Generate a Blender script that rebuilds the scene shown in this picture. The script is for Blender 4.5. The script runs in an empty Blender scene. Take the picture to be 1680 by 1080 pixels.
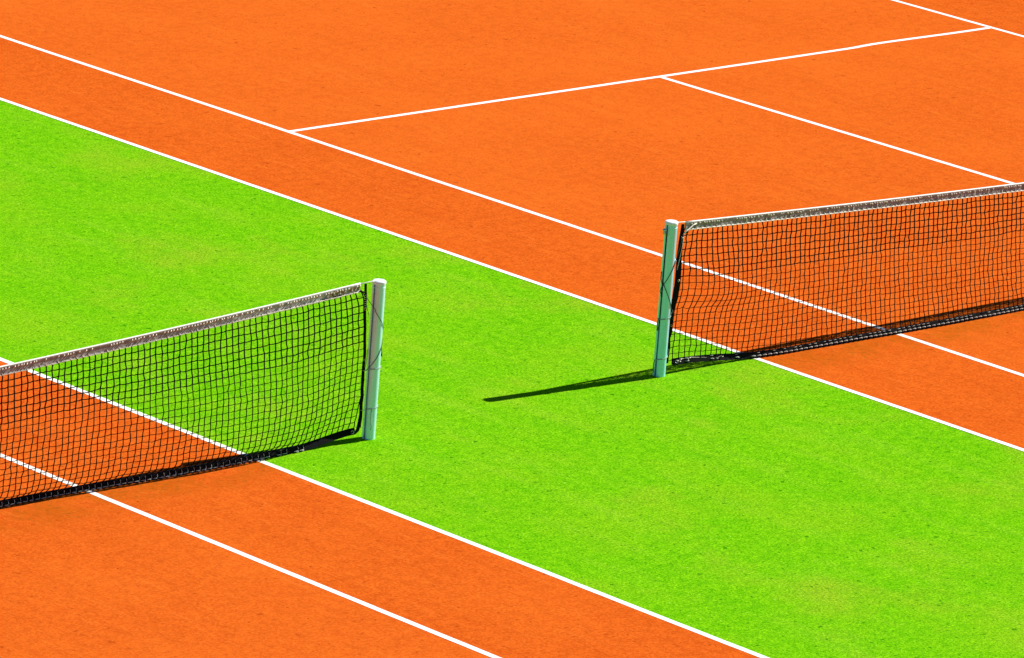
import bpy, math, random
from mathutils import Vector, Matrix, noise
random.seed(7)
scene = bpy.context.scene
C = scene.collection
V = Vector

# ------------------------------------------------------------------ helpers
class MB:
    """collects polygons and links them as one mesh object"""
    def __init__(s): s.v = []; s.f = []
    def ring(s, c, a, b, r, n, sq=1.0):
        i0 = len(s.v)
        for k in range(n):
            t = 2*math.pi*(k+.5)/n
            s.v.append(c + a*(r*math.cos(t)) + b*(r*sq*math.sin(t)))
        return i0
    def tube(s, pts, r, n=6, caps=True):
        pts = [V(p) for p in pts]
        rs = r if isinstance(r, (list, tuple)) else [r]*len(pts)
        prev = None; a = None; first = None
        for i, p in enumerate(pts):
            d = (pts[min(i+1, len(pts)-1)] - pts[max(i-1, 0)]).normalized()
            if a is None:
                a = d.cross(V((0, 0, 1)) if abs(d.z) < .9 else V((0, 1, 0))).normalized()
            else:
                a = (a - d*a.dot(d)).normalized()
            b = d.cross(a)
            k = s.ring(p, a, b, rs[i], n)
            if prev is not None:
                for q in range(n):
                    s.f.append((prev+q, prev+(q+1) % n, k+(q+1) % n, k+q))
            else: first = k
            prev = k
        if caps:
            s.f.append(tuple(first+q for q in reversed(range(n))))
            s.f.append(tuple(prev+q for q in range(n)))
    def knot(s, c, r):
        i = len(s.v)
        for d in ((1,0,0),(-1,0,0),(0,1,0),(0,-1,0),(0,0,1),(0,0,-1)):
            s.v.append(c + V(d)*(r*random.uniform(.85, 1.2)))
        for a, b, e in ((0,2,4),(2,1,4),(1,3,4),(3,0,4),(2,0,5),(1,2,5),(3,1,5),(0,3,5)):
            s.f.append((i+a, i+b, i+e))
    def loft(s, rings, closed=True, caps=True):
        """rings: equal-length lists of points"""
        n = len(rings[0]); base = len(s.v)
        for rg in rings: s.v += [V(p) for p in rg]
        for j in range(len(rings)-1):
            for q in range(n if closed else n-1):
                a = base+j*n+q; b = base+j*n+(q+1) % n
                s.f.append((a, b, b+n, a+n))
        if caps and closed:
            s.f.append(tuple(base+q for q in reversed(range(n))))
            s.f.append(tuple(base+(len(rings)-1)*n+q for q in range(n)))
    def lathe(s, c, prof, n=40):
        rings = [[c + V((r*math.cos(2*math.pi*k/n), r*math.sin(2*math.pi*k/n), z)) for k in range(n)] for r, z in prof]
        s.loft(rings)
    def box(s, lo, hi):
        i = len(s.v)
        for z in (lo[2], hi[2]):
            for x, y in ((lo[0],lo[1]),(hi[0],lo[1]),(hi[0],hi[1]),(lo[0],hi[1])): s.v.append(V((x, y, z)))
        for f in ((3,2,1,0),(4,5,6,7),(0,1,5,4),(1,2,6,5),(2,3,7,6),(3,0,4,7)): s.f.append(tuple(i+k for k in f))
    def build(s, name, mat, parent=None, smooth=False, origin=None):
        o0 = V(origin) if origin else (parent.matrix_world.translation.copy() if parent else V((0, 0, 0)))
        me = bpy.data.meshes.new(name)
        me.from_pydata([tuple(p-o0) for p in s.v], [], s.f); me.update()
        if smooth: me.polygons.foreach_set('use_smooth', [True]*len(me.polygons))
        ob = bpy.data.objects.new(name, me); C.objects.link(ob)
        me.materials.append(mat)
        if parent:
            ob.parent = parent
            ob.location = o0 - WORLD[parent.name]
            WORLD[ob.name] = o0
        else:
            ob.location = o0
            WORLD[ob.name] = o0
        return ob
WORLD = {}
def part(mb, name, mat, parent, smooth=False):
    return mb.build(name, mat, parent, smooth, origin=tuple(WORLD[parent.name]))
def empty(name, loc, label, cat, group=None):
    o = bpy.data.objects.new(name, None); C.objects.link(o); o.location = loc
    o.empty_display_size = .2
    WORLD[o.name] = V(loc)
    o['label'] = label; o['category'] = cat
    if group: o['group'] = group
    return o
def fnoise(x, y=0., z=0.): return noise.noise(V((x, y, z)))
def sstep(a, b, x):
    t = min(1, max(0, (x-a)/(b-a))); return t*t*(3-2*t)

GAP = 4.56633; DY = -.09363           # left court's right sideline, and its net's offset
# ------------------------------------------------------------------ materials
class NT:
    def __init__(s, name):
        s.m = bpy.data.materials.new(name); s.m.use_nodes = True
        s.t = s.m.node_tree; s.b = s.t.nodes['Principled BSDF']
    def n(s, typ, **kw):
        o = s.t.nodes.new(typ)
        for k, v in kw.items():
            if k.startswith('_'): setattr(o, k[1:], v)
            else: o.inputs[k.replace('9', ' ')].default_value = v
        return o
    def l(s, a, b): s.t.links.new(a, b)
    def pos(s):
        return s.n('ShaderNodeNewGeometry').outputs['Position']
    def noise(s, scale, detail=2, rough=.5, vec=None, dist=0.):
        k = s.n('ShaderNodeTexNoise', Scale=scale, Detail=detail, Roughness=rough, Distortion=dist)
        s.l(vec or s.pos(), k.inputs['Vector']); return k.outputs['Fac']
    def ramp(s, fac, stops, interp='LINEAR'):
        r = s.n('ShaderNodeValToRGB'); r.color_ramp.interpolation = interp
        el = r.color_ramp.elements
        while len(el) < len(stops): el.new(.5)
        for e, (p, c) in zip(el, stops):
            e.position = p; e.color = (c if len(c) == 4 else (*c, 1)) if not isinstance(c, float) else (c, c, c, 1)
        s.l(fac, r.inputs['Fac']); return r.outputs['Color']
    def mix(s, fac, a, b, mode='MIX'):
        k = s.n('ShaderNodeMix', _data_type='RGBA', _blend_type=mode)
        for sock, v in ((k.inputs[0], fac), (k.inputs[6], a), (k.inputs[7], b)):
            if isinstance(v, (tuple, float, int)):
                sock.default_value = v if not isinstance(v, tuple) or len(v) == 4 else (*v, 1)
            else: s.l(v, sock)
        return k.outputs[2]
    def math(s, op, a, b=0.):
        k = s.n('ShaderNodeMath', _operation=op)
        for sock, v in ((k.inputs[0], a), (k.inputs[1], b)):
            if isinstance(v, (float, int)): sock.default_value = v
            else: s.l(v, sock)
        return k.outputs[0]
    def scaled(s, sc, rot=0.):
        k = s.n('ShaderNodeMapping'); k.inputs['Scale'].default_value = sc; k.inputs['Rotation'].default_value = (0, 0, rot)
        s.l(s.pos(), k.inputs['Vector']); return k.outputs['Vector']
    def bump(s, h, strength, dist):
        k = s.n('ShaderNodeBump', Strength=strength, Distance=dist); s.l(h, k.inputs['Height'])
        s.l(k.outputs['Normal'], s.b.inputs['Normal'])
    def sepxyz(s):
        k = s.n('ShaderNodeSeparateXYZ'); s.l(s.pos(), k.inputs[0]); return k.outputs

def turf_mat():
    M = NT('green_turf')
    fine = M.noise(60, 5, .80)
    mid = M.noise(14, 3, .6)
    big = M.noise(1.1, 4, .6)
    drag = M.noise(1, 4, .6, vec=M.scaled((4.5, .9, 1), .25))
    G = 1.9           # patch colours are stored brighter, the grain multiplies them down
    def g(*q): return tuple(v*G for v in q)
    c = M.ramp(mid, [(.38, g(.084, .320, .0020)), (.62, g(.128, .395, .0034))])
    c = M.mix(M.ramp(big, [(.46, 0.), (.70, .42)]), c, g(.19, .36, .008))
    c = M.mix(M.ramp(drag, [(.50, 0.), (.74, .32)]), c, g(.21, .40, .018))
    c = M.mix(M.ramp(M.noise(2.6, 4, .6, vec=M.scaled((1, .4, 1), .2)), [(.30, .30), (.48, 0.)]), c, g(.060, .30, .002))
    # sparse brownish smears where sand has gathered
    br = M.noise(.55, 5, .65, vec=M.scaled((1, 1, 1), 1.1))
    c = M.mix(M.ramp(br, [(.54, 0.), (.72, .45)]), c, g(.25, .30, .018))
    grain = M.ramp(fine, [(.37, (.23, .31, .25)), (.5, (.56, .52, .55)), (.63, (1., .76, 1.))])
    c = M.mix(1., c, grain, 'MULTIPLY')
    # dark missing tufts
    sp = M.noise(21, 1.5, .5)
    c = M.mix(M.ramp(sp, [(.67, 0.), (.72, .75)]), c, (.010, .13, .002))
    sl = M.noise(34, 1, .5, vec=M.scaled((1, 1, 1), 2.1))
    c = M.mix(M.ramp(sl, [(.72, 0.), (.80, .6)]), c, (.42, .66, .08))
    M.l(c, M.b.inputs['Base Color'])
    M.b.inputs['Roughness'].default_value = .95
    M.b.inputs['Specular IOR Level'].default_value = 0.
    h = M.math('ADD', M.math('MULTIPLY', fine, .6), M.math('MULTIPLY', M.noise(130, 2, .6), .5))
    M.bump(h, .35, .012)
    return M.m

def clay_mat():
    M = NT('orange_court_carpet')
    fine = M.noise(48, 5, .78)
    mid = M.noise(12, 4, .65)
    big = M.noise(.8, 4, .6)
    def g(*q): return tuple(v*1.45 for v in q)
    c = M.ramp(mid, [(.38, g(.44, .071, .0068)), (.60, g(.515, .092, .0092))])
    c = M.mix(M.ramp(big, [(.40, .0), (.70, .38)]), c, g(.57, .118, .012))
    # rolled lanes, slightly different pile direction
    lane = M.noise(1, 4, .6, vec=M.scaled((3.2, .7, 1), .2))
    c = M.mix(M.ramp(lane, [(.48, 0.), (.75, .38)]), c, g(.42, .064, .0055))
    # slides and drag marks left by the mat
    sk = M.noise(1, 4, .65, vec=M.scaled((16, 2.2, 1), .9))
    c = M.mix(M.ramp(sk, [(.56, 0.), (.72, .45)]), c, g(.40, .060, .0055))
    sk2 = M.noise(1, 4, .65, vec=M.scaled((13, 1.8, 1), -.35))
    c = M.mix(M.ramp(sk2, [(.58, 0.), (.74, .5)]), c, g(.60, .135, .018))
    grain = M.ramp(fine, [(.35, (.57, .49, .46)), (.5, (.69, .68, .68)), (.65, (.82, .90, .95))])
    c = M.mix(1., c, grain, 'MULTIPLY')
    # the singles area is worn paler, and the tone rises further away from the net
    P = M.sepxyz()
    def span(a, b):
        return M.math('MULTIPLY', M.math('GREATER_THAN', P['X'], a), M.math('LESS_THAN', P['X'], b))
    inner = M.math('ADD', span(1.4, 9.6), span(-GAP-9.6, -GAP-1.4))
    back = M.math('MINIMUM', M.math('MAXIMUM', M.math('MULTIPLY', M.math('ABSOLUTE', P['Y']), .16), 0.), 1.)
    inner_pale = M.math('MULTIPLY', inner, M.math('ADD', .04, M.math('MULTIPLY', back, .16)))
    c = M.mix(inner_pale, c, (.62, .135, .016))
    # small scuffs
    sp = M.noise(15, 2, .5)
    c = M.mix(M.ramp(sp, [(.65, 0.), (.74, .6)]), c, (.27, .035, .004))
    sp2 = M.noise(26, 1, .5, vec=M.scaled((1, 1, 1), .7))
    c = M.mix(M.ramp(sp2, [(.76, 0.), (.79, .8)]), c, (.16, .02, .004))
    # damp, algae stained strip under and in front of the nets (y near zero)
    P = M.sepxyz()
    dy = M.math('ABSOLUTE', M.math('ADD', P['Y'], .22))
    near = M.math('SUBTRACT', 1., M.math('MULTIPLY', dy, 3.0))
    al = M.math('MULTIPLY', M.math('MAXIMUM', near, 0.), M.ramp(M.noise(3.2, 4, .65), [(.36, 0.), (.60, 1.)]))
    c = M.mix(M.math('MINIMUM', M.math('MULTIPLY', al, .6), .5), c, (.34, .078, .003))
    fl = M.math('MULTIPLY', M.ramp(M.noise(24, 2, .6), [(.56, 0.), (.66, 1.)]), M.math('MULTIPLY', al, 1.3))
    c = M.mix(M.math('MINIMUM', fl, .4), c, (.13, .055, .006))
    M.l(c, M.b.inputs['Base Color'])
    M.b.inputs['Roughness'].default_value = .95
    M.b.inputs['Specular IOR Level'].default_value = 0.
    h = M.math('ADD', M.math('MULTIPLY', fine, .6), M.math('MULTIPLY', M.noise(150, 2, .6), .4))
    M.bump(h, .22, .010)
    return M.m

def line_mat():
    M = NT('white_line_tape')
    f = M.noise(40, 3, .6)
    c = M.ramp(f, [(.3, (.74, .72, .66)), (.6, (.84, .83, .80))])
    w = M.noise(5, 5, .7)
    c = M.mix(M.ramp(w, [(.62, 0.), (.80, .45)]), c, (.62, .40, .22))
    P = M.sepxyz()
    near = M.math('MAXIMUM', M.math('SUBTRACT', 1., M.math('MULTIPLY', M.math('ABSOLUTE', P['Y']), 1.1)), 0.)
    c = M.mix(M.math('MULTIPLY', near, M.ramp(f, [(.35, .55), (.65, .15)])), c, (.55, .42, .28))
    M.l(c, M.b.inputs['Base Color'])
    M.b.inputs['Roughness'].default_value = .8
    M.b.inputs['Specular IOR Level'].default_value = .2
    M.bump(f, .3, .004)
    return M.m

def simple(name, col, rough=.6, spec=.3, metal=0., vary=.25, scale=60, bump=0.):
    M = NT(name)
    f = M.noise(scale, 3, .6)
    lo = tuple(x*(1-vary) for x in col); hi = tuple(min(1, x*(1+vary)) for x in col)
    M.l(M.ramp(f, [(.3, lo), (.7, hi)]), M.b.inputs['Base Color'])
    M.b.inputs['Roughness'].default_value = rough
    M.b.inputs['Specular IOR Level'].default_value = spec
    M.b.inputs['Metallic'].default_value = metal
    if bump: M.bump(f, .5, bump)
    return M.m

def post_mat(lo, hi):
    M = NT('post_bounce_tint')
    st = M.noise(1, 4, .6, vec=M.scaled((70, 70, 2.2)))
    c = M.ramp(st, [(.3, lo), (.7, hi)])
    c = M.mix(M.ramp(M.noise(30, 4, .7), [(.62, 0.), (.75, .35)]), c, (.30, .36, .28))
    M.l(c, M.b.inputs['Base Color'])
    M.b.inputs['Roughness'].default_value = .30
    M.b.inputs['Metallic'].default_value = .15
    M.b.inputs['Coat Weight'].default_value = 1.
    M.b.inputs['Coat IOR'].default_value = 1.75
    M.b.inputs['Coat Roughness'].default_value = .30
    M.b.inputs['Specular IOR Level'].default_value = .5
    return M.m

def band_mat():
    M = NT('net_band_canvas')
    f = M.noise(38, 4, .7)
    c = M.ramp(f, [(.35, (.19, .175, .16)), (.62, (.34, .32, .29))])
    g = M.noise(9, 4, .7)
    c = M.mix(M.ramp(g, [(.45, 0.), (.7, .6)]), c, (.17, .135, .12))
    X = M.sepxyz()['X']        # the stretch nearest the left post is bleached paler
    pale = M.math('MULTIPLY', M.math('MINIMUM', M.math('MAXIMUM', M.math('MULTIPLY', M.math('ADD', X, 5.15), 1.4), 0.), 1.), M.math('LESS_THAN', X, -3.))
    c = M.mix(M.math('MULTIPLY', pale, .8), c, M.ramp(f, [(.38, (.24, .24, .23)), (.6, (.60, .58, .55))]))
    M.l(c, M.b.inputs['Base Color'])
    M.b.inputs['Roughness'].default_value = .8
    M.b.inputs['Specular IOR Level'].default_value = .2
    M.bump(M.noise(55, 3, .6), .6, .006)
    return M.m

def worn_mat():
    M = NT('rotten_band_canvas')
    f = M.noise(60, 4, .7)
    c = M.ramp(f, [(.35, (.10, .06, .012)), (.5, (.22, .15, .05)), (.62, (.60, .56, .48))])
    M.l(c, M.b.inputs['Base Color'])
    M.b.inputs['Roughness'].default_value = .9
    M.bump(f, .8, .006)
    return M.m

TURF, CLAY, LINE = turf_mat(), clay_mat(), line_mat()
POST_BOUNCE_TEAL, POST_BOUNCE_PALE = post_mat((.27, .72, .82), (.33, .81, .91)), post_mat((.44, .75, .84), (.51, .84, .93))  # teal base colours hold turf and sky reflections painted onto white posts
BAND, WORN = band_mat(), worn_mat()
PIPING = simple('white_piping', (.78, .76, .70), .6, .3, 0, .12, 40)
CAPM = simple('white_cap_paint', (.80, .82, .83), .45, .4, 0, .06, 40)
BLACK = simple('black_twine', (.004, .004, .004), .9, .05, 0, .4, 90)
HEM = simple('black_vinyl', (.004, .004, .005), .7, .06, 0, .4, 30, .004)
PALE = simple('pale_lacing_cord', (.42, .42, .36), .75, .3, 0, .3, 90)
STITCH = simple('cream_stitching', (.72, .68, .56), .8, .2, 0, .25, 90)
EDGE = simple('old_edge_cord', (.55, .50, .40), .8, .2, 0, .3, 20)
DARKROPE = simple('dark_rope', (.03, .045, .03), .8, .2, 0, .4, 90)
TIE = simple('grey_green_tie', (.30, .36, .27), .7, .3, 0, .3, 90)
BRASS = simple('brass', (.45, .36, .18), .45, .5, .7, .3, 90)
STEEL = simple('dull_steel', (.45, .48, .52), .35, .5, .8, .2, 50)
SLOT = simple('slot_black', (.015, .018, .018), .7, .2, 0, .3, 50)

# ------------------------------------------------------------------ camera
camd = bpy.data.cameras.new('camera'); cam = bpy.data.objects.new('camera', camd); C.objects.link(cam)
R_ = V((.72258104, -.68741834, .07302517)); U_ = V((.13326328, .24217198, .96103779)); D_ = V((.67831965, .68469611, -.26659651))
m = Matrix((( R_.x, U_.x, -D_.x, -29.08879), (R_.y, U_.y, -D_.y, -27.02387), (R_.z, U_.z, -D_.z, 11.04843), (0, 0, 0, 1)))
cam.matrix_world = m
camd.sensor_width = 36; camd.sensor_fit = 'HORIZONTAL'; camd.lens = 36*9811.26/1680
camd.clip_start = .5; camd.clip_end = 5000
scene.camera = cam

# ------------------------------------------------------------------ light
AZ, EL = math.radians(-5.85), math.radians(36.6)
sd = V((math.cos(AZ)*math.cos(EL), math.sin(AZ)*math.cos(EL), math.sin(EL)))
sl = bpy.data.lights.new('sun', 'SUN'); so = bpy.data.objects.new('sun', sl); C.objects.link(so)
sl.energy = 5.0; sl.angle = math.radians(.5); sl.color = (1, .965, .91)
so.rotation_euler = (-sd).to_track_quat('-Z', 'Y').to_euler(); so.location = sd*60
w = bpy.data.worlds.new('World'); scene.world = w; w.use_nodes = True
sky = w.node_tree.nodes.new('ShaderNodeTexSky'); sky.sky_type = 'NISHITA'; sky.sun_disc = False
sky.sun_elevation = EL; sky.sun_rotation = math.pi/2 - AZ; sky.dust_density = 0.; sky.ozone_density = 6.; sky.air_density = .75
bg = w.node_tree.nodes['Background']; w.node_tree.links.new(sky.outputs['Color'], bg.inputs['Color'])
bg.inputs['Strength'].default_value = .05
vs = scene.view_settings
vs.view_transform = 'Standard'; vs.look = 'None'; vs.gamma = 1; vs.exposure = .95; vs.use_curve_mapping = False

# ------------------------------------------------------------------ setting
GAP = 4.56633; DY = -.09363           # left court's right sideline, and its net's offset
def sheet(name, x0, y0, x1, y1, z, mat, label, cat):
    mb = MB(); i = 0
    mb.v = [V((x0, y0, z)), V((x1, y0, z)), V((x1, y1, z)), V((x0, y1, z))]; mb.f = [(0, 1, 2, 3)]
    o = mb.build(name, mat); o['kind'] = 'structure'; o['label'] = label; o['category'] = cat
    return o
sheet('ground', -1500, -1500, 1500, 1500, 0, TURF, 'bright green artificial turf lying between and around the two courts', 'turf')
sheet('court_surface', 0, -11.885, 10.97, 11.885, .0012, CLAY, 'orange court surface under the right net', 'court surface')
sheet('court_surface', -GAP-10.97, -11.885+DY, -GAP, 11.885+DY, .0012, CLAY, 'orange court surface under the left net', 'court surface')

def line(a, b, width, label, kink=None):
    """white tape with slightly uneven edges; a->b is the centre line"""
    a = V(a); b = V(b); d = (b-a); L = d.length; d.normalize(); nrm = V((-d.y, d.x, 0))
    n = max(2, int(L/.12)); mb = MB(); sd_ = random.uniform(0, 50)
    for i in range(n+1):
        t = i/n*L; p = a + d*t
        off = .004*fnoise(t*.7, sd_) + .0012*fnoise(t*6, sd_+3)
        if kink: off += kink[1]*sstep(kink[0], kink[0]+.35, t)*(1-sstep(kink[0]+.35, kink[0]+1.6, t))
        w0 = width/2*(1+.05*fnoise(t*5, sd_+9)); w1 = width/2*(1+.05*fnoise(t*5, sd_+19))
        mb.v += [p + nrm*(off-w0) + V((0, 0, .0024)), p + nrm*(off+w1) + V((0, 0, .0024))]
        if i: k = 2*i; mb.f.append((k-2, k, k+1, k-1))
    o = mb.build('court_line', LINE); o['kind'] = 'structure'; o['label'] = label; o['category'] = 'court line'
    return o
for s, x0, dy in (('right', 0, 0), ('left', -GAP-10.97, DY)):
    e = 11.885
    xs = [(.025, 'outer'), (1.395, 'inner'), (9.575, 'inner'), (10.945, 'outer')]
    for i, (x, nm) in enumerate(xs):
        if s == 'right':
            lab = ['white doubles sideline between green turf and orange court, crossing under the right net',
                   'white singles sideline one alley inside the right court, meeting the near end of the service line',
                   'white singles sideline at the far top right corner, at the far end of the service line',
                   'white outer sideline on the far side of the right court'][i]
        else:
            lab = ['white outer sideline on the far side of the left court',
                   'white singles sideline on the far side of the left court',
                   'white singles sideline inside the left court, running behind the left net to the bottom edge',
                   'white doubles sideline between green turf and left orange court, crossing under the left net'][i]
        ee = e if nm == 'outer' else e-.10
        line((x0+x, dy-ee, 0), (x0+x, dy+ee, 0), .048, lab)
    for sg in (1, -1):
        where = ('behind' if sg > 0 else 'in front of') + ' the %s net' % s
        far = 'white service line crossing the orange court ' + where
        line((x0+1.42, dy+sg*6.375, 0), (x0+9.55, dy+sg*6.375, 0), .046, far, kink=(6.35, .022) if (s == 'right' and sg > 0) else None)
        line((x0+5.485, dy+sg*.12, 0), (x0+5.485, dy+sg*6.35, 0), .05, 'white centre line joining the service line to the %s net from %s' % (s, 'behind' if sg > 0 else 'the front'))
        line((x0+.05, dy+sg*11.835, 0), (x0+10.92, dy+sg*11.835, 0), .10, 'white baseline of the %s court %s' % (s, 'behind the net' if sg > 0 else 'in front of the net'))

# ------------------------------------------------------------------ posts
PR = .0435
def make_post(x, y, label, POST, H):
    """round aluminium post with a slot on each side"""
    t = empty('net_post', (x, y, 0), label, 'net post', 'posts of the two tennis nets')
    mb = MB(); n = 64; prof = []
    for k in range(n):
        a = 2*math.pi*k/n
        r = PR
        dd = min(abs(((a-math.pi+math.pi) % (2*math.pi))-math.pi), abs((a % (2*math.pi)) - 0), abs((a % (2*math.pi)) - 2*math.pi))
        prof.append((r, a))
    # slot: notch at azimuth 180 and 0
    pts = []
    def arc(a0, a1, m_):
        for k in range(m_+1):
            a = a0+(a1-a0)*k/m_; pts.append((PR*math.cos(a), PR*math.sin(a)))
    ha = .15; ra = math.radians(7)
    arc(ha, math.pi-ha, 28)
    yy = PR*math.sin(ha)
    pts.append((-PR+.019, yy)); pts.append((-PR+.019, -yy))
    arc(math.pi+ha, 2*math.pi-ha, 28)
    pts.append((PR-.019, -yy)); pts.append((PR-.019, yy))
    pts = [(a*math.cos(ra)-b*math.sin(ra), a*math.sin(ra)+b*math.cos(ra)) for a, b in pts]
    zs = [-.05, .35, .7, 1.052+H]
    mb.loft([[V((x+px, y+py, z)) for px, py in pts] for z in zs])
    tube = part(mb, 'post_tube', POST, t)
    for sgn in (-1, 1):
        b = MB(); rr_ = PR-.0185
        q4 = [(sgn*rr_, -yy*.97), (sgn*(rr_+.004), -yy*.97), (sgn*(rr_+.004), yy*.97), (sgn*rr_, yy*.97)]
        b.loft([[V((x+a*math.cos(ra)-c_*math.sin(ra), y+a*math.sin(ra)+c_*math.cos(ra), z)) for a, c_ in q4] for z in (0., 1.05+H)])
        part(b, 'slot', SLOT, t)
    c = MB()
    c.lathe(V((x, y, H)), [(PR*.9, 1.0515), (PR+.0016, 1.0525), (PR+.0022, 1.056), (PR+.0022, 1.064), (PR+.0008, 1.069), (PR*.86, 1.0735), (PR*.5, 1.076), (.002, 1.0768)], 48)
    part(c, 'cap', CAPM, t, smooth=False)
    col = MB()
    col.lathe(V((x, y, H)), [(PR+.0005, 1.030), (PR+.0012, 1.0305), (PR+.0012, 1.0325), (PR+.0005, 1.033)], 48)
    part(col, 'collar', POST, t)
    return t
RX, LX = -.88445, -GAP+.92861
post_r = make_post(RX, 0, 'white round post of the right net with green reflection painted into its colour, casting a long shadow on the turf', POST_BOUNCE_TEAL, .012)
post_l = make_post(LX, DY, 'grey round post of the left net, standing right of its net', POST_BOUNCE_PALE, -.014)
# cable hook on the outer face of the right post
hk = MB()
hk.box((RX-PR-.020, -.008, 1.000), (RX-PR+.001, .008, 1.030))
hk.lathe(V((RX-PR-.020, -.004, 0)), [(.004, 1.022), (.013, 1.024), (.015, 1.030), (.013, 1.038), (.004, 1.041)], 20)
hk.tube([(RX-PR-.016, -.012, 1.022), (RX-PR-.026, -.014, 1.010), (RX-PR-.020, -.014, .996), (RX-PR-.006, -.010, .994)], .004, 8)
part(hk, 'cable_hook', STEEL, post_r, True)
hk = MB()
hk.box((LX+PR-.001, DY-.008, .540), (LX+PR+.010, DY+.008, .566))
hk.lathe(V((LX+PR+.012, DY-.002, 0)), [(.003, .543), (.009, .546), (.011, .553), (.009, .560), (.003, .563)], 16)
part(hk, 'cable_cleat', BLACK, post_l, True)

# ------------------------------------------------------------------ nets
LEN = 12.75; CELL = .0485; NR = 20
def make_net(side, label):
    sgn = 1 if side == 'R' else -1            # direction in which the net runs from its near post
    y0 = 0. if side == 'R' else DY
    xp = RX if side == 'R' else LX
    xtop = -.765 if side == 'R' else -3.757   # mesh edge at the top
    root = empty('tennis_net', (xtop, y0, 0), label, 'tennis net', 'tennis nets')
    sdn = 3.1 if side == 'R' else 17.7
    def ztop(u):
        u = min(u, LEN-u)
        return 1.062-.0485*u+.0019*u*u if side == 'R' else 1.062-.056*u+.0033*u*u
    def band_h(u): return .053
    def ytop(u): return y0 + .004*fnoise(u*.8, sdn)
    # --- hem centre line
    def hem(u):
        v = min(u, LEN-u)
        if side == 'R':
            z = .023 + .055*(1-sstep(0, .85, v)); y = y0 - .050*sstep(.45, 1.1, v) - .050*sstep(.8, 2.4, v) - .025*sstep(2.2, 3.8, v)
        else:
            z = .021 + .046*(1-sstep(0, .50, v)); y = y0 + .052*sstep(1.0, 2.7, v)
        return V((xtop+sgn*u, y+.008*fnoise(u*1.3, sdn+5), z+.004*fnoise(u*2, sdn+8)))
    def xside(z):                              # x of the net edge by height
        if side == 'R':
            pz = [(0., -.812), (.05, -.813), (.233, -.822), (.49, -.806), (.74, -.786), (1.07, -.770)]
            z = min(1.06, max(0, z))
            for (a, xa), (b, xb) in zip(pz, pz[1:]):
                if a <= z <= b: return xa+(xb-xa)*(z-a)/(b-a)
        t = 1-z/1.02; return -3.757 + .030*math.sin(min(1, t*1.15)*math.pi/2) - .026*sstep(.88, 1.02, t)
    NC = int(LEN/CELL)
    grid = []
    for i in range(NC+1):
        u = i*CELL*LEN/(NC*CELL); v = min(u, LEN-u); col = []
        zt = ztop(u) - band_h(u) + .004; hc = hem(u); zb = hc.z + .016
        for j in range(NR+1):
            s = j/NR
            comp = .10 if side == 'L' else .03
            z = zt - (zt-zb)*(s*(1+comp) - comp*s*s)
            # slack cloth: belly of the net
            if side == 'L':
                amp = (.075 + .03*fnoise(u*.55, sdn))*sstep(.0, .9, v)
                y = y0*(1-s)+hc.y*s - amp*(s**1.1*(1-s)**.42)/.48
                y += .030*sstep(.70, .97, s)*(1-sstep(.97, 1., s))*0
            else:
                amp = .022 + .030*fnoise(u*.7, sdn)
                y = y0 + (hc.y-y0)*s**2.2 - amp*math.sin(math.pi*s)*sstep(0, .4, v)
                y -= .052*sstep(.05, .46, s)*(1-sstep(.50, .64, s))*(.2+.8*sstep(0, .25, v))*(1-sstep(.25, 1.0, v))
            y += .016*fnoise(u*2.1, s*3, sdn)*math.sin(math.pi*min(1, s*1.05))
            dx = (xside(z)-xtop)*math.exp(-v/.55)
            if side == 'L':
                dx += -.034*math.exp(-s/.045)*math.exp(-v/.35)
                dx += -.045*sstep(.78, 1., s)*math.exp(-v/.5)
                z += .022*sstep(.65, 1, s)*math.exp(-v/.25)*(1-s)
            else:
                dx += .020*math.exp(-s/.05)*math.exp(-v/.12)
            dx += .010*fnoise(u*1.7, s*2.6, sdn+30)
            x = xtop + sgn*u + dx
            k_ = 1 if 0 < j < NR else .3
            x += k_*random.gauss(0, .0022) + .004*fnoise(u*9, s*6, sdn+40)
            z += k_*random.gauss(0, .0016) + k_*.005*fnoise(u*5.5, s*5, sdn+50) + .004*fnoise(u*1.3, s*3, sdn+60)
            y += random.gauss(0, .0025)
            col.append(V((x, y, z)))
        grid.append(col)
    mb = MB()
    thick_rows = 7
    for i in range(NC+1):
        for j in range(NR+1):
            p = grid[i][j]
            big = j <= thick_rows
            if j < NR:
                q = grid[i][j+1]; mid = (p+q)/2 + V((random.gauss(0, .0014), random.gauss(0, .001), 0))
                r = .0042 if j < thick_rows else .0033
                mb.tube([p, mid, q], r, 4, False)
            if i < NC:
                q = grid[i+1][j]; mid = (p+q)/2 + V((0, 0, -.0016-abs(random.gauss(0, .0012))))
                r = .0037 if big else .0025
                mb.tube([p, mid, q], r, 4, False)
            if 0 < j: mb.knot(p, .0070 if big else .0056)
    part(mb, 'netting', BLACK, root)
    # --- head band: folded canvas over the cable, lower edge turned outwards
    u0 = .015 if side == 'R' else .045
    n = 520; rings = []
    us = [u0 + (LEN-2*u0)*k/n for k in range(n+1)]
    def band_ring(u):
        zt = ztop(u); h = band_h(u) + .0025*fnoise(u*9, sdn+70); wob = .0022*fnoise(u*13, sdn+80)
        if side == 'L': h += .004*fnoise(u*24, sdn+71)*math.exp(-max(0, u-.5)/.25)
        bul = .0018*fnoise(u*30, sdn+90)
        prof = [(-.0035, 0), (-.0062, -.004), (-.0062, -.010), (-.0040+wob-bul, -.018), (-.0036+bul, -.030), (-.0048-bul, -h+.007), (-.0078+wob, -h+.002), (-.0062+wob, -h),
                (.0062, -h), (.0078, -h+.003), (.0042, -h+.012), (.0040, -.018), (.0062, -.010), (.0062, -.004), (.0035, 0)]
        yy = ytop(u)
        return [V((xtop+sgn*u, yy+a, zt+b)) for a, b in prof]
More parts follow.
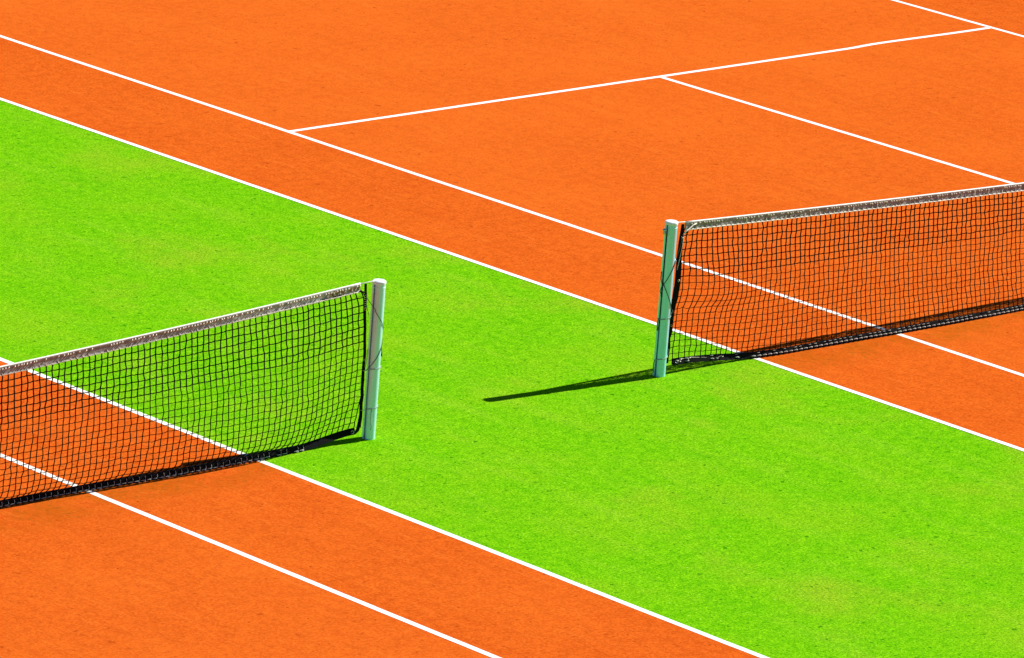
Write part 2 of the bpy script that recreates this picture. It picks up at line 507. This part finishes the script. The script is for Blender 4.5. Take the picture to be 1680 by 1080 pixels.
    bm_ = MB(); bm_.loft([band_ring(u) for u in us]); band = part(bm_, 'headband', BAND, root)
    if side == 'L': band['label'] = 'dirty headband with brown rotten canvas near the post'
    # white piping over the cable along the top edge
    pm = MB(); pm.tube([V((xtop+sgn*u, ytop(u), ztop(u)-.0015)) for u in us[::3]], .0062, 8)
    part(pm, 'top_piping', PIPING, band, True)
    # stitches: a tie round the lower edge at every mesh column and small whip stitches above
    whip = []; wr = []; ties = []; tr = []
    u = u0+.01
    while u < min(LEN-.05, 12.6):
        zt = ztop(u); h = band_h(u); yy = ytop(u); x = xtop+sgn*u
        j1 = random.uniform(-.003, .003)
        yf = yy-.0075
        ln = random.choice([.010, .014, .014, .022, .030]) if side == 'R' else random.choice([.004, .006, .010])
        ties += [V((x+j1, yy+.002, zt-h+.004)), V((x+j1, yy-.0065, zt-h-.004)), V((x+j1*.6, yf-.0025, zt-h+.002)), V((x+j1*.3, yf-.0005, zt-h+ln)), V((x+j1*.3+sgn*.003, yy+.001, zt-h+ln))]
        tr += [.0014, .0029, .0029, .0029, .0014]
        for q in range(2):
            xx = x + sgn*(q*.5*CELL + random.uniform(-.004, .004)); z2 = zt-.015+random.uniform(-.002, .002)
            if random.random() < .3: continue
            hs = random.uniform(.006, .0125); 
            whip += [V((xx-sgn*.006, yy+.001, z2+.007)), V((xx-sgn*.005, yy-.0045, z2+.006)), V((xx, yy-hs, z2)), V((xx+sgn*.005, yy-.0045, z2-.006)), V((xx+sgn*.006, yy+.001, z2-.005))]
            wr += [.0012, .0022, .0046, .0022, .0012]
        u += CELL*LEN/(NC*CELL)
    st = MB(); st.tube(whip, wr, 6); part(st, 'whip_stitching', STITCH, band)
    st = MB(); st.tube(ties, tr, 5); part(st, 'tie_stitching', STITCH, band)
    # white lower edge cord of the band
    lm = MB(); lm.tube([V((xtop+sgn*u, ytop(u)-.0088, ztop(u)-band_h(u)-.0006+.0018*fnoise(u*14, sdn+99))) for u in us[::2]], .0040 if side == 'R' else [.0040 if u < 1.1 else .0024 for u in us[::2]], 5)
    part(lm, 'lower_edge_cord', STITCH if side == 'R' else EDGE, band, True)
    # worn patches near the left post
    if side == 'L':
        for (ua, ub) in ((.05, .095), (.115, .15), (.17, .33)):
            wm = MB(); rr = []
            m_ = max(6, int((ub-ua)/.006))
            for q in range(m_+1):
                u = ua+(ub-ua)*q/m_; zt = ztop(u); yy = ytop(u)
                a = zt-.012-.005*abs(fnoise(u*60, 1)); b = zt-.042+.010*fnoise(u*50, 4)
                d = .0098+.003*fnoise(u*70, 8)
                rr.append([V((xtop-u, yy-.002, a)), V((xtop-u, yy-d, a-.003)), V((xtop-u, yy-d-.001*fnoise(u*90), (a+b)/2)), V((xtop-u, yy-d, b+.003)), V((xtop-u, yy-.002, b))])
            wm.loft(rr); part(wm, 'worn_patch', WORN, band)
    # --- steel cable from the post into the band
    cm = MB()
    cm.tube([V((xp+sgn*PR*.9, y0, 1.070 if side == 'R' else 1.060)), V((xp+sgn*(PR+.02), y0, 1.068 if side == 'R' else 1.0595)), V((xtop+sgn*(u0+.1), ytop(.1), ztop(.1)-.004))], .0030, 8)
    part(cm, 'cable', PIPING, root, True)
    # --- side tape
    sm = MB(); rr = []
    zmin = .078 if side == 'R' else .085
    for q in range(41):
        t = q/40; z = 1.050-(1.050-zmin)*t
        x = xside(z) if q > 3 else xside(z) - sgn*.0
        x -= sgn*.004
        # y follows the mesh edge
        jj = min(NR, max(0, int(round((1.01-z)/(.95)*NR)))); yy = grid[0][jj].y
        jf = min(NR-.001, max(0, (1.01-z)/.95*NR)); j0 = int(jf); yy = grid[0][j0].y*(1-jf+j0)+grid[0][j0+1].y*(jf-j0)
        if side == 'R':
            wd = .010 + .013*math.sin(math.pi*min(1, t*1.05))**.8 if t < .95 else .010
            ang = .25
        else:
            wd = .0075 + .003*t; ang = .5
        dxv = V((math.cos(ang), -math.sin(ang)*sgn, 0)) if side == 'R' else V((math.cos(ang), -math.sin(ang), 0))
        nv = V((-dxv.y, dxv.x, 0)); c = V((x, yy-.004, z))
        rr.append([c-dxv*wd-nv*.002, c+dxv*wd-nv*.002, c+dxv*(wd+.001), c+dxv*wd+nv*.002, c-dxv*wd+nv*.002, c-dxv*(wd+.001)])
    sm.loft(rr); tape = part(sm, 'side_tape', HEM, root)
    cs = [sum(r, V((0, 0, 0)))/6 for r in rr]
    if side == 'L':      # bunched foot of the tape curling to the hem
        hm = hem(0)
        bt = MB(); bt.tube([cs[-5], cs[-2]+V((-.004, 0, -.004)), V((-3.742, y0-.004, .070)), V((-3.765, y0-.006, .052))], [.010, .013, .012, .007], 8)
        part(bt, 'tape_foot', HEM, root, True)
    for zz in ((.955, .67, .35) if side == 'R' else (.89, .55)):
        q = min(range(41), key=lambda a: abs(cs[a].z-zz)); g = MB()
        c = cs[q]+V((.005, -.0045, 0)) if side == 'R' else cs[q]+V((-.003, -.006, 0))
        nrm = V((-.7, -.7, .1)).normalized(); a = nrm.cross(V((0, 0, 1))).normalized(); b = nrm.cross(a)
        g.tube([c+a*(.0065*math.cos(th))+b*(.0065*math.sin(th)) for th in [2*math.pi*e/12 for e in range(13)]], .0026, 5, False)
        part(g, 'grommet', BRASS, tape, True)
    # far end tape
    sm = MB(); xe = xtop+sgn*(LEN+.004)
    sm.box((xe-.012, y0-.004, .05), (xe+.012, y0+.002, 1.055)); part(sm, 'side_tape', HEM, root)
    # --- hem
    hmb = MB(); rr = []
    nh = 420; uh0 = 0.0 if side == 'R' else .004
    def hem_ring(u):
        c = hem(u)
        if side == 'L': c.x -= .006*math.exp(-u/.1)
        hh = .0195*(1+.05*fnoise(u*6, sdn+12)); tilt = .012+.006*fnoise(u*3, sdn+14)
        th = .006+.002*fnoise(u*11, sdn+15)
        return [c+V((0, -th-tilt*.6, -hh)), c+V((0, -th-tilt*.15, 0)), c+V((0, -th+tilt*.3, hh)), c+V((0, th+tilt*.3, hh+.001)), c+V((0, th, 0)), c+V((0, th, -hh))]
    hmb.loft([hem_ring(uh0+(LEN-2*uh0)*q/nh) for q in range(nh+1)])
    hemo = part(hmb, 'bottom_hem', HEM, root)
    lac = MB(); u = .45 if side == 'L' else .12
    while u < LEN-.1:
        c = hem_ring(u); d = hem_ring(u+CELL*.95); jx = random.uniform(-.003, .003)
        vis = fnoise(u*1.1, sdn+44)
        show = sstep(.45, .95, u) if side == 'L' else sstep(.5, .8, u)
        if random.random() < .25+.75*show:
            o_ = V((jx, -.0022, 0))
            f0 = c[0].lerp(c[1], .45)+o_; f1 = c[2]+o_+V((0, 0, -.004))
            g0 = f0; g1 = d[0].lerp(d[1], .45)+V((-sgn*.010, -.0026, 0))
            if side == 'L':
                lac.tube([f1, (f0+f1)/2+V((0, -.001, 0)), f0], .0014, 5)
                lac.tube([g0, (g0+g1)/2+V((0, -.004, .002)), g1], [.0016, .0030, .0016], 5)
                if random.random() < .6:
                    e0 = c[0]+V((jx, -.004, .004)); lac.tube([e0, e0+V((-.012, -.003, .001)), e0+V((-.022, 0, 0))], [.001, .0026, .001], 5)
            else:
                g0 = c[0].lerp(c[1], .8)+o_; g1 = d[0].lerp(d[1], .8)+V((-sgn*.012, -.0026, 0))
                lac.tube([g0, (g0+g1)/2+V((0, -.004, .003)), g1], [.0020, .0046, .0020], 5)
                if random.random() < .7:
                    lac.tube([f1+V((0, -.001, 0)), f1+V((sgn*.014, -.003, .001)), f1+V((sgn*.030, 0, 0))], [.0010, .0020, .0010], 5)
        u += CELL
    part(lac, 'hem_lacing', PALE, hemo)
    # ring / shackle at the hem corner
    g = MB(); c = hem_ring(.03)[1] + V((0, -.004, 0))
    nrm = V((-.7, -.7, .1)).normalized(); a = nrm.cross(V((0, 0, 1))).normalized(); b = nrm.cross(a)
    g.tube([c+a*(.009*math.cos(th))+b*(.009*math.sin(th)) for th in [2*math.pi*e/14 for e in range(15)]], .0024, 5, False)
    part(g, 'grommet', STEEL, hemo, True)
    # --- knots of lacing at the top corner
    tc = grid[0][0]
    g = MB()
    if side == 'L':
        g.tube([V((xtop-.055, y0-.012, ztop(.05)-.048)), V((xtop-.020, y0-.012, ztop(.05)-.058)), V((xtop+.002, y0-.010, ztop(.05)-.062))], .0048, 7)
        g.tube([V((xtop-.048, y0-.010, ztop(.05)-.040)), V((xtop-.025, y0-.014, ztop(.05)-.066)), V((xtop-.004, y0-.008, ztop(.05)-.090))], .0034, 7)
        part(g, 'corner_lashing', BLACK, root, True)
        g = MB()
        for q in range(7):
            z = ztop(0)-.085-.014*q; g.tube([V((xtop-.010, y0-.012, z)), V((xtop+.002, y0-.018, z+.004)), V((xtop+.010, y0-.010, z+.006))], .0018, 5)
        part(g, 'tape_stitching', STITCH, tape, True)
    else:
        g.tube([V((xtop-.004, y0-.014, .985)), V((xtop+.012, y0-.016, .999)), V((xtop+.034, y0-.013, 1.006)), V((xtop+.085, y0-.013, 1.036)), V((xtop+.112, y0-.011, 1.040))], [.004, .005, .005, .0042, .003], 7)
        part(g, 'corner_lashing', STITCH, root, True)
        g = MB()
        g.tube([V((xtop-.006, y0-.010, .992)), V((xtop+.016, y0-.018, .990)), V((xtop+.040, y0-.010, 1.000))], .0048, 7)
        part(g, 'corner_lashing', BLACK, root, True)
        g = MB()
        hp = []; hr = []
        for (dx, dz) in ((.03, .012), (.055, .004), (.062, .018), (.135, .012), (.15, .02), (.42, .0), (.47, .01)):
            c = hem_ring(dx)[1]+V((0, -.006, dz)); hp += [c+V((0, .008, 0)), c, c+V((.006, -.003, -.005)), c+V((.013, 0, -.002)), c+V((.013, .008, -.002))]
            hr += [.001, .0015, .003, .0015, .001]
        g.tube(hp, hr, 5)
        part(g, 'hem_stitching', STITCH, hemo, True)
    return root, grid, cs
net_r, grid_r, cs_r = make_net('R', 'right black tennis net running to the right edge, its headband lit white on top')
net_l, grid_l, cs_l = make_net('L', 'left black tennis net running to the left edge, with a dirty brownish headband')

# ------------------------------------------------------------------ ropes lashing the nets to their posts
def on_post(px, py, deg, z, extra=.003):
    a = math.radians(deg); return V((px+(PR+extra)*math.cos(a), py+(PR+extra)*math.sin(a), z))
def wrap(px, py, d0, z0, d1, z1, n=14, extra=.003):
    return [on_post(px, py, d0+(d1-d0)*k/n, z0+(z1-z0)*k/n, extra) for k in range(n+1)]
def rope(pts, r, name, mat, parent):
    g = MB(); g.tube(pts, r, 6); return part(g, name, mat, parent, True)
# right post: rope from the top corner, crossing the front face twice at the slot
W = wrap(RX, 0, 300, .800, 195, .640)
rope([V((-.775, -.012, .985)), V((-.800, -.020, .900))]+W, .0026, 'lashing_rope', DARKROPE, net_r)
W = wrap(RX, 0, 192, .665, 305, .475)
rope(W+[V((RX+.055, -.045, .44)), V((RX+.060, -.030, .39))], .0026, 'lashing_rope', DARKROPE, net_r)
rope([on_post(RX, 0, 165, .735), on_post(RX, 0, 170, .68, .007), on_post(RX, 0, 190, .645), on_post(RX, 0, 175, .60, .009), on_post(RX, 0, 192, .565)], .0026, 'lashing_rope', DARKROPE, net_r)
rope([on_post(RX, 0, 188, .64, .004), on_post(RX, 0, 188, .58, .006), on_post(RX, 0, 189, .565, .006)], [.004, .003, .0065], 'rope_knot', DARKROPE, net_r)
rope([on_post(RX, 0, 189, .99, .004), on_post(RX, 0, 189, .80, .001), on_post(RX, 0, 189, .56, .004), on_post(RX, 0, 189, .40, .003), on_post(RX, 0, 182, .33, .004)], .0028, 'lashing_rope', DARKROPE, net_r)
ring = wrap(RX, 0, -30, .425, -170, .402, 16)+wrap(RX, 0, -172, .402, -200, .405, 4)
rope([V((-.812, -.010, .455)), V((-.822, -.012, .440))]+ring, .0031, 'tie_cord', TIE, net_r)
rope([on_post(RX, 0, 178, .405, .004), on_post(RX, 0, 172, .37, .008), on_post(RX, 0, 176, .32, .006)], .0032, 'tie_end', DARKROPE, net_r)
rope([V((-.822, -.008, .185)), V((-.828, -.014, .150))]+wrap(RX, 0, -30, .140, -185, .118, 16), .0031, 'tie_cord', TIE, net_r)
rope([on_post(RX, 0, 176, .118, .004), on_post(RX, 0, 168, .09, .008), on_post(RX, 0, 172, .045, .008), on_post(RX, 0, 176, .03, .007)], .0026, 'tie_end', DARKROPE, net_r)
# pale cord down the side tape of the right net
rope([V((-.770, -.016, .985)), V((-.785, -.024, .90)), V((-.806, -.026, .80)), V((-.815, -.022, .74))], .0018, 'lashing_cord', PALE, net_r)
# left post
rope([V((-3.752, DY-.008, .965)), V((LX-.052, DY-.035, .88))]+wrap(LX, DY, 212, .862, 318, .740, 12)+wrap(LX, DY, 318, .740, 420, .66, 8), .0020, 'lashing_rope', DARKROPE, net_l)
rope([V((-3.750, DY-.008, .935)), V((-3.728, DY-.0, .885)), V((LX-.040, DY+.03, .820))], .0018, 'lashing_rope', DARKROPE, net_l)
rope(wrap(LX, DY, 400, .71, 318, .645, 6)+wrap(LX, DY, 318, .645, 222, .515, 12)+[V((-3.722, DY-.020, .470))], .0022, 'lashing_rope', DARKROPE, net_l)
rope([V((-3.722, DY-.012, .470)), V((-3.700, DY+.0, .540)), V((LX-.042, DY+.02, .60))], .0018, 'lashing_rope', DARKROPE, net_l)
rope([V((-3.738, DY-.012, .470)), V((-3.715, DY-.020, .474))]+wrap(LX, DY, 205, .474, 330, .486, 14)+[on_post(LX, DY, 338, .482, .008)], .0028, 'tie_cord', TIE, net_l)
rope([on_post(LX, DY, 325, .488, .004), on_post(LX, DY, 330, .468, .012), on_post(LX, DY, 326, .448, .014)], .0024, 'tie_end', PALE, net_l)
rope([on_post(LX, DY, 340, .600, .004), on_post(LX, DY, 335, .580, .008), on_post(LX, DY, 338, .560, .010)], .0028, 'tie_end', DARKROPE, net_l)
rope([V((-3.732, DY-.010, .205)), V((-3.700, DY-.022, .204))]+wrap(LX, DY, 205, .206, 330, .222, 14), .0026, 'tie_cord', TIE, net_l)
rope([on_post(LX, DY, 238, .212, .004), on_post(LX, DY, 237, .165, .006), on_post(LX, DY, 240, .12, .007), on_post(LX, DY, 244, .095, .008), on_post(LX, DY, 240, .068, .006)], [.003, .0028, .003, .0034, .002], 'tie_end', PALE, net_l)

scene.render.resolution_x = 1024; scene.render.resolution_y = 658
